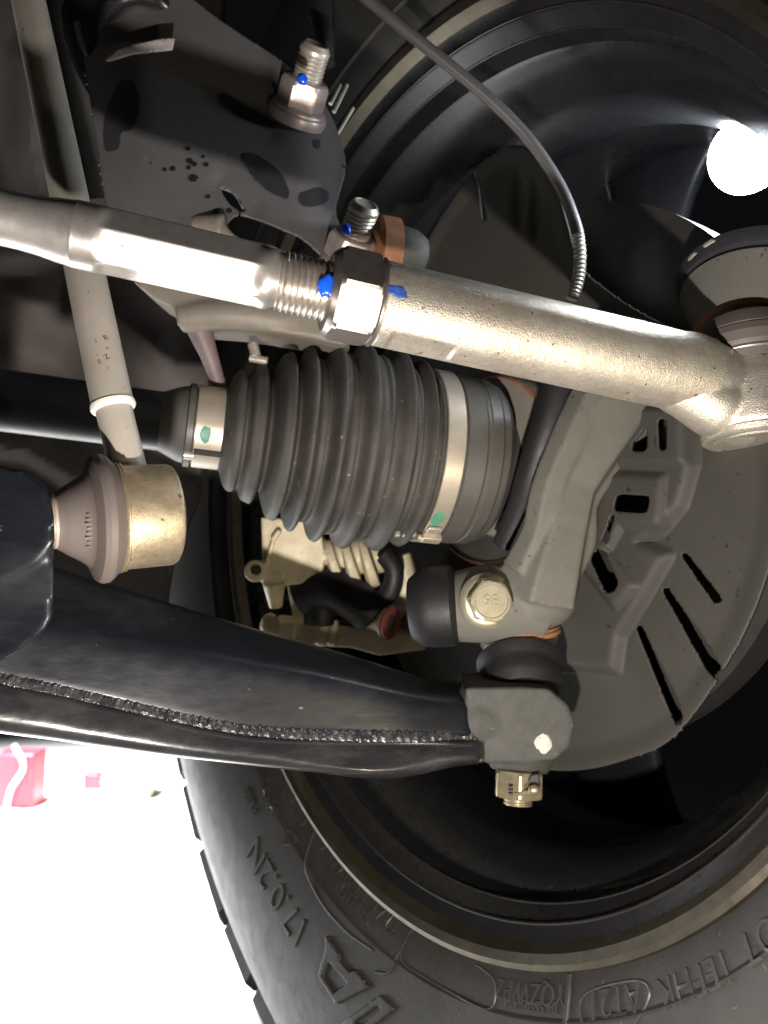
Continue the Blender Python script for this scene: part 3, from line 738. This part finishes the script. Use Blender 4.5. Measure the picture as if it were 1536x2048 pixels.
# white label on the spring seat, mostly cut by the frame
b = MB(); sheet(b, [(128, -40), (172, -40), (172, -4), (155, 20), (138, 52), (134, 20)], [], px_pos(lambda u, v: 436 + 0 * u), 4); lab = b.build('label', 'white_plastic', strut)
for body, u, v in (('Y', 137, 6), ('V', 153, -2)):
    vs, fs = text_mesh(body, 9, 0.1); b = MB(); b.add([P(u, v, 435.4) + (RT * q.x + UP * q.y) * 0.001 for q in vs], fs); b.build('label_letter', 'ink', lab)
BA = (RT * 0.35 + UP * 0.72 - DP * 0.60).normalized()
def thread(pitch, amp):
    def f(t, th, r):
        k = ((t / pitch - th / (2 * PI)) % 1.0)
        return r - amp * (abs(k - 0.5) * 2) ** 1.0
    return f
def strut_bolt(u, v, d, th0):
    o = P(u, v, d)
    b = MB(); n = 150
    prof = [(6 + 26 * k / n, 7.6 if k < n - 14 else 7.6 - (k - n + 14) * .11) for k in range(n + 1)]
    prof += [(32.1, 5.4), (31.6, 5.0)]
    tf = thread(1.9, 0.75)
    b.rev(o, BA, prof, 48, rfun=lambda t, th, r: tf(t, th, r) if t < 28 else r)
    st = b.build('bolt', 'stud_zinc', strut, sharp=60)
    b = MB(); b.rev(o, BA, [(-5, 12), (-4.5, 15.2), (-1, 15.4), (0.4, 15.0), (1.2, 14.2)], 56)
    b.rev(o, BA, [(0.4, 14.2), (2.2, 13.8), (3.2, 12.5), (3.4, 11)], 56)
    nut = b.build('flange_nut', 'pink_zinc', st, sharp=28)
    b = MB(); b.rev(o, BA, [(2.2, 13), (13.0, 12.6), (15.2, 11.0), (16.0, 9.6), (16.0, 7.5)], 72, rfun=lambda t, th, r: min(hexr(10.6, th, th0), r)); b.build('hex', 'pink_zinc', st, sharp=18)
    return o, st
o1, s1 = strut_bolt(596, 222, 408, .25)
o2, s2 = strut_bolt(689, 528, 402, .25)
for (u, v, d, par) in ((604, 158, 372, s1), (691, 458, 366, s2)):
    b = MB(); b.ell(P(u, v, d), (RT, UP, DP), (2.5, 2.6, 2.2), 18, 12, nz=.25); b.ell(P(u + 4, v + 5, d), (RT, UP, DP), (1.7, 1.7, 1.7), 14, 10); b.ell(P(u - 4, v - 4, d + 1), (RT, UP, DP), (1.4, 1.5, 1.4), 14, 10)
    b.build('paint_dot', 'blue_paint', par, remesh=.35, smooth=3)
for (u, v, r) in ((329, 339, 4.5), (345, 337, 6), (376, 297, 5), (379, 322, 7), (388, 328, 6), (377, 335, 5), (406, 313, 4), (412, 329, 5.5), (386, 356, 9), (301, 326, 2.2), (416, 393, 5), (434, 422, 6), (458, 421, 6)):
    b = MB(); n = 14; c0 = random.random() * 9
    pts = [(u + r * 1.05 * math.cos(2 * PI * k / n) * (1 + .15 * math.sin(3 * k + c0)), v + r * .85 * math.sin(2 * PI * k / n)) for k in range(n)]
    ps = px_pos(lambda a, c: plate_d(a, c) - 0.35)(np.array([u] + [p[0] for p in pts]), np.array([v] + [p[1] for p in pts]))
    b.add([V(q) for q in ps], [(0, 1 + k, 1 + (k + 1) % n) for k in range(n)]); b.build('oil_spot', 'oil_spot', strut)

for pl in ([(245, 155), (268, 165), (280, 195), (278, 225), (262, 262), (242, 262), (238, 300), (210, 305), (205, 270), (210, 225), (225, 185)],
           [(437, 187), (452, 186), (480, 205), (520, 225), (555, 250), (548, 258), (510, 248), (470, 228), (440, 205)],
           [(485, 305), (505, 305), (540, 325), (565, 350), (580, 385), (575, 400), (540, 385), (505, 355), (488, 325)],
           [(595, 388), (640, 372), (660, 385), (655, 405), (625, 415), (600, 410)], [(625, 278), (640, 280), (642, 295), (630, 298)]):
    b = MB(); sheet(b, round_poly(pl, 12, 4), [], px_pos(lambda a, c: plate_d(a, c) - 0.35), 3.0); b.build('dark_patch', 'plate_dark', strut)  # thin dark patches laid just over the bracket plate
b = MB(); b.tube([P(100, -60, 470), P(150, 180, 462), P(200, 420, 456)], [13, 13, 13], 24); b.build('spring_seat_tube', 'joint_grey', strut)
for (a, c) in (((661, 208), (681, 170)), ((668, 224), (694, 170)), ((676, 266), (706, 216))):
    b = MB(); b.tube([P(*a, 440), P(*c, 446)], 1.1, 10); b.build('edge_glint', 'crimp_metal', strut)  # bright strips added to stand for glints along an edge
hose = MB(); hose.tube(spline([P(645, -60, 430), P(640, 20, 428), P(648, 80, 424), P(655, 130, 424)], 6), [7, 7, 7, 7, 7, 7, 7, 6.5, 6, 5.5, 5.5, 5.5, 5, 5, 5, 4.5, 4, 4, 4], 18)
tag(hose.build('brake_hose', 'black_rubber'), 'short black rubber hose hanging behind the upper bolt', 'hose')

# ------------------------------------------------------------------ tie rod
tr = thing('steering_tie_rod', 'bright steel steering tie rod with a blue-marked lock nut crossing the picture', 'tie rod', P(760, 700, 300))
T0, T1 = P(0, 434, 262), P(1380, 748, 329)
TX = (T1 - T0).normalized(); TL = (T1 - T0).length * 1000
def tu(u):
    lo, hi = -100.0, 400.0
    for _ in range(50):
        m = (lo + hi) / 2; p = T0 + TX * m * 0.001
        if 768 + F * p.dot(RT) / p.dot(DP) < u: lo = m
        else: hi = m
    return lo
te1 = UP
TH0 = math.radians(56)
def shaft_r(t, th, r):
    a, c = tu_flat
    k = float(smoothstep(a, a + 4, t) * smoothstep(c, c - 6, t))
    if k <= 0: return r
    f = 9.7 if True else 0
    h = hexr(f, th, TH0 + PI / 6)
    return r * (1 - k) + min(r, h) * k
tu_flat = (tu(195), tu(533))
prof = [(tu(-60), 9.0), (tu(0), 9.0), (tu(40), 9.05), (tu(80), 9.5), (tu(115), 10.3), (tu(143), 10.85), (tu(148), 11.0), (tu(151), 11.15)]
n = 90
for k in range(n + 1): prof.append((tu(153) + (tu(533) - tu(153)) * k / n, 11.1))
prof += [(tu(541), 10.9), (tu(549), 10.2), (tu(555), 9.9), (tu(565), 9.7)]
b = MB(); b.rev(T0, TX, prof, 180, rfun=shaft_r, ref=UP); b.build('inner_rod', 'bright_steel', tr, sharp=30)
tf = thread(2.15, 1.1); n = 170; ta, tb = tu(545), tu(680)
prof = [(ta + (tb - ta) * k / n, 9.6 + 1.3 * min(1, k / 22)) for k in range(n + 1)]
b = MB(); b.rev(T0, TX, prof, 72, rfun=tf, ref=UP); b.build('thread', 'thread_steel', tr, sharp=60)
n0, n1 = tu(652), tu(748)
def nut_r(t, th, r): return min(hexr(15.0, th, math.radians(88)), r)
b = MB(); b.rev(T0, TX, [(n0, 11.4), (n0, 13.4), (n0 + .6, 14.4), (n0 + 2.6, 16.2), (n0 + 4.2, 18), (n1 - 2.5, 18), (n1 - 1, 16.8), (n1 - .4, 16.0), (n1, 15.4), (n1, 11)], 180, rfun=nut_r, ref=UP)
nut = b.build('lock_nut', 'nut_steel', tr, sharp=16)
b = MB(); b.rev(T0, TX, [(n1 - .3, 15.6), (n1 + .2, 16.3), (n1 + 1.0, 16.3), (n1 + 1.3, 15.2)], 96, ref=UP); b.build('nut_washer_face', 'nut_steel', nut)
# outer tube
t0, t1 = tu(752), tu(1400)
fa, fc = tu(782), tu(905)
thf = face_th(T0, TX, UP, 860, 712, (fa + fc) / 2, 15.6)
def tube_r(t, th, r):
    k = float(smoothstep(fa - .8, fa + .8, t) * smoothstep(fc + .8, fc - .8, t))
    if k > 0:
        dth = (th - thf + PI) % (2 * PI) - PI
        if abs(dth) < .9: r = r * (1 - k) + min(r, 14.5 / math.cos(dth)) * k
    return r + 0.06 * mnoise.noise(V((t * .9, math.cos(th) * 9, math.sin(th) * 9)))
n = 220
prof = [(t0, 14.2), (t0 + .6, 15.2)] + [(t0 + 1.2 + (t1 - t0 - 1.2) * k / n, 15.55 + 0.5 * k / n) for k in range(n + 1)]
b = MB(); b.rev(T0, TX, prof, 144, rfun=tube_r, ref=UP)
b.build('outer_tube', 'cast_steel', tr, sharp=35)
# ball socket
BC = P(1505, 800, 336); bax = (UP * 0.97 + DP * 0.10 - RT * 0.03 + DP * 0.06).normalized()
b = MB()
b.rev(BC, bax, [(-15, 20.5), (-12.5, 22), (-6, 22.3), (6, 21.6), (12, 20.2), (14, 19)], 72)
b.tube(spline([P(1345, 738, 328), P(1400, 752, 330), P(1450, 775, 333), P(1505, 800, 336)], 5), [15.4, 16, 16.4, 16.4, 16, 15.5, 15.2, 15, 15, 15, 15, 15.5, 16, 16, 16, 16], 36)
b.tube(spline([P(1290, 752, 326), P(1370, 778, 328), P(1440, 812, 331), P(1500, 832, 334)], 5), [7, 8.5, 9.5, 10.5, 11.5, 12, 12.5, 13, 13.5, 14, 14, 14, 14, 14, 14, 14], 24)
sock = b.build('ball_socket', 'cast_steel', tr, remesh=.8, smooth=8)
b = MB(); b.rev(BC, bax, [(-18.6, 1), (-18.4, 10), (-18.0, 16.0), (-17.2, 16.8), (-17.4, 17.4), (-17.6, 20.2), (-16.8, 21.4), (-14.5, 21.8), (-13.5, 21)], 96); b.build('end_cap', 'cast_steel', sock, sharp=30)
b = MB(); b.rev(BC, bax, [(13, 18), (14, 19.6), (16.4, 20.2), (17.0, 20.0), (17.4, 19.2), (18, 20.2), (20, 21.5), (24, 22), (27, 21.0), (27.5, 20.2), (28, 20.4), (31, 19), (34, 17), (36, 13)], 80); b.build('dust_boot', 'brown_rubber', tr, sharp=25)
b = MB()
ring = [BC + (bax * 17.3 + (frame(bax, RT)[1] * math.cos(q) + frame(bax, RT)[2] * math.sin(q)) * 20.4) * 0.001 for q in np.linspace(0, 2 * PI, 90)]
b.tube(ring, 0.75, 10); rw = b.build('boot_ring', 'bright_steel', tr)
# blue paint on thread and nut
b = MB()
thb = face_th(T0, TX, UP, 664, 574, tu(664), 11.2)
_, r1, r2 = frame(TX, UP)
for k in range(9):
    t = tu(634) + (tu(672) - tu(634)) * k / 8
    q = T0 + (TX * t + (r1 * math.cos(thb + .05 * math.sin(k * 2.1)) + r2 * math.sin(thb + .05 * math.sin(k * 2.1))) * 10.9) * 0.001
    b.ell(q, (TX, r1 * math.cos(thb) + r2 * math.sin(thb), -r1 * math.sin(thb) + r2 * math.cos(thb)), (1.6, 1.7, 3.9 if k not in (0, 8) else 2.6), 16, 10)
b.build('paint_blob', 'blue_paint', nut, remesh=.35, smooth=4)
thc = face_th(T0, TX, UP, 785, 583, tu(785), 15.8)
cyl_patch(T0, TX, UP, tu(770), thc, 4.2, 0.13, 15.75, n=24, nz=.5, thick=.14, seed=3.3).build('paint_smear', 'blue_smear', nut)

# ------------------------------------------------------------------ stabilizer link
sl = thing('stabilizer_link', 'beige painted stabilizer link rod ending in a golden ball housing', 'stabilizer link', P(290, 1140, 285))
L0, L1, L2 = P(40, -80, 374), P(226, 812, 290), P(262, 960, 286)
b = MB(); b.tube([L0 + (L1 - L0) * k / 20 for k in range(21)], [7.5] * 21, 40); b.build('rod', 'link_paint', sl)
b = MB(); b.tube([L1 + (L2 - L1) * k / 6 for k in range(7)], [6.5] * 7, 36); b.build('rod_foot', 'link_paint', sl)
lx = (L2 - L1).normalized()
b = MB(); b.rev(L1, lx, [(-1.2, 7.2), (-1.0, 7.9), (0.6, 8.1), (1.4, 7.6), (1.6, 6.4)], 40); b.build('white_collar', 'white_plastic', sl)
H0, H1 = P(104, 1043, 270), P(360, 1028, 292)
HX = (H1 - H0).normalized()
def hu(u):
    lo, hi = -60.0, 120.0
    for _ in range(50):
        m = (lo + hi) / 2; p = H0 + HX * m * 0.001
        if 768 + F * p.dot(RT) / p.dot(DP) < u: lo = m
        else: hi = m
    return lo
b = MB(); b.rev(H0, HX, [(hu(228), 17.6), (hu(229), 19.0), (hu(232), 19.6), (hu(234), 19.5), (hu(236), 18.6), (hu(238), 18.6), (hu(239), 19.2), (hu(242), 19.2), (hu(243), 18.5), (hu(335), 18.3), (hu(342), 17.8), (hu(346), 16.5), (hu(347), 10)], 96); b.build('ball_housing', 'gold_zinc', sl, sharp=25)
b = MB(); b.rev(H0, HX, [(hu(110), 9.6), (hu(118), 10.2), (hu(124), 11.0), (hu(135), 12.2), (hu(150), 13.6), (hu(164), 15.2), (hu(172), 16.4), (hu(174), 17.0), (hu(175), 16.8), (hu(178), 18.5), (hu(186), 21.6), (hu(196), 22.6), (hu(208), 22.4), (hu(216), 21.4), (hu(222), 20.4), (hu(228), 19.4), (hu(229), 17)], 96); boot = b.build('dust_boot', 'brown_rubber', sl, sharp=30)
b = MB(); b.rev(H0, HX, [(hu(60), 9), (hu(99), 9.2), (hu(100), 8.8), (hu(103), 8.8), (hu(104), 9.3), (hu(121), 9.4), (hu(122), 8.5)], 56); b.build('stud_collar', 'rust_collar', sl, sharp=25)
for k in range(8):
    th = face_th(H0, HX, None, 170, 1030 + 9 * k, hu(162), 15.3)
    _, q1, q2 = frame(HX); nn = q1 * math.cos(th) + q2 * math.sin(th)
    b = MB(); b.box(H0 + (HX * hu(163) + nn * 15.2) * 0.001, (HX, nn, HX.cross(nn)), (0.9 + .3 * (k % 3), .25, .25)); b.build('moulded_mark', 'brown_rubber', boot)
# stamped characters on the rod
LX = (L1 - L0).normalized()
def rod_mark(body, u, v, size, rot):
    vs, fs = text_mesh(body, size, 0.04)
    best = min(range(2000), key=lambda k: abs(1024 - F * (L0 + (L1 - L0) * k / 2000).dot(UP) / (L0 + (L1 - L0) * k / 2000).dot(DP) - v))
    p = L0 + (L1 - L0) * best / 2000
    n0 = (-p).normalized(); n0 = (n0 - LX * n0.dot(LX)).normalized(); s0 = LX.cross(n0)
    if s0.dot(RT) < 0: s0 = -s0
    off = (u - (768 + F * p.dot(RT) / p.dot(DP))) / F * p.dot(DP) * 1000
    o = []
    for q in vs:
        x = off + q.x * math.cos(rot) - q.y * math.sin(rot); y = q.x * math.sin(rot) + q.y * math.cos(rot)
        th = max(-1.3, min(1.3, x / 7.5))
        o.append(p + (n0 * math.cos(th) + s0 * math.sin(th)) * 0.00756 - LX * y * 0.001)
    b = MB(); b.add(o, fs); b.build('stamped_mark', 'ink', sl)
rod_mark('R', 216, 700, 3.2, .4); rod_mark('Z', 218, 738, 3.0, .5); rod_mark('S', 204, 745, 2.6, .2); rod_mark('i', 197, 705, 3.0, .1); rod_mark('.', 198, 727, 4.0, .1); rod_mark('/', 220, 760, 2.4, .2); rod_mark("'", 184, 614, 3.2, .2)

# ------------------------------------------------------------------ lower control arm
arm = thing('lower_control_arm', 'black painted welded lower control arm running along the lower middle', 'control arm', P(560, 1560, 330))
TAB = [(-90, 1080, 1210, 1340, 1452, 281), (0, 1100, 1225, 1362, 1468, 287), (100, 1130, 1248, 1381, 1480, 293), (200, 1160, 1268, 1404, 1495, 300), (340, 1204, 1295, 1436, 1514, 309), (430, 1232, 1310, 1455, 1524, 315), (500, 1252, 1325, 1466, 1532, 320), (570, 1272, 1337, 1471, 1540, 325), (640, 1291, 1350, 1474, 1547, 330), (700, 1308, 1364, 1475, 1556, 334), (760, 1327, 1378, 1476, 1560, 338), (815, 1345, 1390, 1477, 1556, 342), (860, 1358, 1398, 1477, 1546, 346), (910, 1366, 1404, 1478, 1534, 350), (960, 1370, 1408, 1480, 1529, 354), (1050, 1374, 1410, 1482, 1524, 362), (1110, 1380, 1415, 1485, 1518, 367), (1150, 1425, 1440, 1480, 1500, 371)]
def stations(us): return [(u, *lerp_tab(TAB, u)) for u in us]
rings = []
for (u, vt, vr, vb, vo, d) in stations(list(range(-90, 965, 35))):
    k = (vr - vt)
    rings.append([P(u, vt + 26, d + 60), P(u, vt + 2, d + 42), P(u, vt, d + 34), P(u, vt + k * .25, d + 26), P(u, vr - 8, d + 11), P(u, vr + 6, d + 8), P(u, (vr + vb) / 2, d + 6.5), P(u, vb - 12, d + 5), P(u, vb + 6, d + 5), P(u, vb + 8, d + 60)])
b = MB(); b.loft(rings); b.build('upper_shell', 'arm_paint', arm, subsurf=2)
rings = []
for (u, vt, vr, vb, vo, d) in stations(list(range(-90, 985, 28))):
    h = vo - vb; w_ = 1 + 0.0 * u
    bulge = 3.5 * math.exp(-((u - 720) / 110) ** 2)
    rings.append([P(u, vb - 4, d + 60), P(u, vb - 3, d + 8), P(u, vb + 4, d + 2.0), P(u, vb + h * .30, d - 0.5), P(u, vb + h * .62, d - 2.5), P(u, vb + h * .86, d - 2.5 - bulge), P(u, vo - 2, d + 0.5), P(u, vo, d + 7), P(u, vo - 8, d + 18), P(u, vo - 16, d + 60)])
b = MB(); b.loft(rings); b.build('lower_shell', 'lower_shell_paint', arm, subsurf=2)
rings = []
for i in range(520):
    u = -80 + i * 2.05; vt, vr, vb, vo, d = lerp_tab(TAB, u); ring = []
    wob = mnoise.noise(V((u * .028, 0, 0))); rag = mnoise.noise(V((u * .11, 3, 0)))
    for k in range(14):
        th = 2 * PI * k / 14; c, z = math.cos(th), math.sin(th)
        chev = math.sin(u / 2.6 + 3.0 * abs(z)) if u > 380 else mnoise.noise(V((u * .16, z * 2.2, 5))) * 1.6
        r = 5.2 + 0.36 * chev + 0.7 * wob * z + 0.5 * rag + 0.3 * mnoise.noise(V((u * .4, z * 3, c * 3)))
        fade = min(1, max(0.35, (965 - u) / 120))
        p = P(u, vb + 3 + 3 * wob, d + 7.0)
        ring.append(p + (UP * (z * r * .95) - DP * (c * r * 0.92 * fade)) * 0.001)
    rings.append(ring)
b = MB(); b.loft(rings); b.build('weld_bead', 'bead_paint', arm, sharp=70)
# forged ball joint end
b = MB()
b.tube(spline([P(915, 1432, 372), P(975, 1434, 374), P(1050, 1442, 382)], 4), [12, 14, 15, 15, 15, 15, 15, 15, 15], 28)
b.prism([(930, 1376), (1045, 1374), (1098, 1378), (1138, 1410), (1152, 1450), (1140, 1496), (1110, 1522), (975, 1530), (930, 1500)], 360, 36)
b.tube([P(1040, 1500, 377), P(1038, 1544, 374)], [18, 13], 32)
b.build('ball_joint_forging', 'forging_grey', arm, remesh=1.0, smooth=10)
b = MB(); b.ell(P(1086, 1486, 360), (RT, UP, DP), (3.6, 4.4, 1.2), 20, 12, nz=.35); b.build('white_dab', 'white_paint', arm)
nx = (P(1037, 1600, 368) - P(1040, 1500, 372)).normalized()
nb = P(1038, 1543, 370)
def cnut(t, th, r):
    return min(hexr(10.4, th, .1), r)
b = MB(); b.rev(nb, nx, [(-1, 9), (-.5, 10.8), (0.8, 11.6), (9, 11.9), (10.6, 11.6), (11.2, 10.8), (11.3, 7)], 84, rfun=cnut); cn = b.build('castle_nut', 'brass_nut', arm, sharp=16)
tf2 = thread(1.5, .5)
b = MB(); b.rev(nb, nx, [(9 + 5.5 * k / 40, 6.8) for k in range(41)] + [(14.8, 6.2)], 40, rfun=lambda t, th, r: tf2(t, th, r) if t < 14.6 else r); b.build('stud_end', 'brass_nut', cn, sharp=60)
b = MB(); b.ell(P(1068, 1580, 355), (RT, UP, DP), (2.7, 2.4, 2.0), 16, 10); b.tube([P(1066, 1582, 356), P(1030, 1590, 358)], 1.1, 8); b.build('cotter_pin', 'brass_nut', cn)
b = MB(); b.prism([(1056, 1562), (1064, 1550), (1078, 1548), (1080, 1572), (1066, 1574)], 358.2, 3); b.build('nut_slot', 'ink', cn, bevel=.6)
for k in range(3):
    b = MB(); b.box(P(1021, 1574 + 7 * k, 357.4), (RT, UP, DP), (0.9, 0.45, 0.5)); b.build('nut_stamp', 'ink', cn)
# rubber ball joint boot between arm and knuckle
jb = P(1045, 1378, 384); ju = (P(1036, 1285, 402) - jb).normalized()
b = MB(); b.rev(jb, ju, [(-4, 17), (0, 19), (3, 20), (7, 19), (10, 19.5), (13, 21.5), (15, 21.5), (17, 19), (19, 16), (22, 15), (24, 15)], 64, shift=lambda t: (0, 0)); b.build('ball_joint_boot', 'black_rubber', arm)
# link mount at the left edge
b = MB()
b.prism([(-140, 935), (0, 932), (55, 944), (94, 972), (108, 1030), (110, 1085), (70, 1125), (0, 1160), (-140, 1190)], 252, 44, ray=True)
b.prism([(-140, 1150), (0, 1150), (60, 1118), (107, 1080), (106, 1236), (88, 1262), (40, 1300), (-10, 1330), (-140, 1360)], 254, 44, ray=True)
b.build('link_mount', 'arm_paint', arm, remesh=1.2, smooth=3)

# ------------------------------------------------------------------ sensor cable
cb = thing('sensor_cable', 'thin black sensor cable curving down across the top of the wheel', 'cable', P(1145, 592, 402))
pts = spline([P(690, -40, 385), P(800, 52, 388), P(900, 132, 392), P(990, 208, 396), (P(1062, 284, 400)), P(1120, 372, 403), P(1150, 445, 404), P(1158, 480, 404)], 8)
b = MB(); b.tube(pts, 3.0, 18); b.build('sheath', 'cable_black', cb)
pts = spline([P(1156, 470, 404), P(1160, 515, 404), P(1156, 560, 403), P(1145, 596, 402)], 16)
b = MB(); b.tube(pts, [2.9 + 0.5 * (k % 3 == 0) for k in range(len(pts))], 18); b.build('ribbed_crimp', 'crimp_metal', cb)

# ------------------------------------------------------------------ things on the bright floor far behind
def floor_at(u, v):
    d = P(u, v, 1000); k = FLOOR_Z / d.z; return d * k
q = floor_at(28, 1618)
can = thing('red_canister', 'red canister standing far left on the bright floor', 'canister', q)
b = MB(); s_ = q.y / F
b.loft([[q + V((x * s_ * .9, y, z)) for x, y in ((-50, 0), (40, 0), (40, .12), (-50, .12))] for z in (0, .02, .17, .2)] ); b.build('body', 'red_can', can, bevel=8)
b = MB(); b.tube(spline([q + V((-.02, -.02, .0)), q + V((0, -.03, .08)), q + V((.04, -.02, .16)), q + V((0, -.02, .24))], 6), 9, 10); b.build('white_hose', 'white_plastic', can)
q = floor_at(182, 1580)
b = MB(); b.loft([[q + V((x, y, z)) for x, y in ((-.035, 0), (.03, 0), (.03, .06), (-.035, .06))] for z in (0, .05, .062)])
tag(b.build('red_block', 'red_can', bevel=6), 'small red block lying on the bright floor beside the yellowish carton', 'block')
q = floor_at(250, 1600)
b = MB(); b.loft([[q + V((x, y, z)) for x, y in ((-.09, 0), (.09, 0), (.09, .12), (-.09, .12))] for z in (0, .11, .115)])
tag(b.build('carton', 'beige_card', bevel=4), 'pale yellowish carton on the bright floor left of the tyre', 'carton')
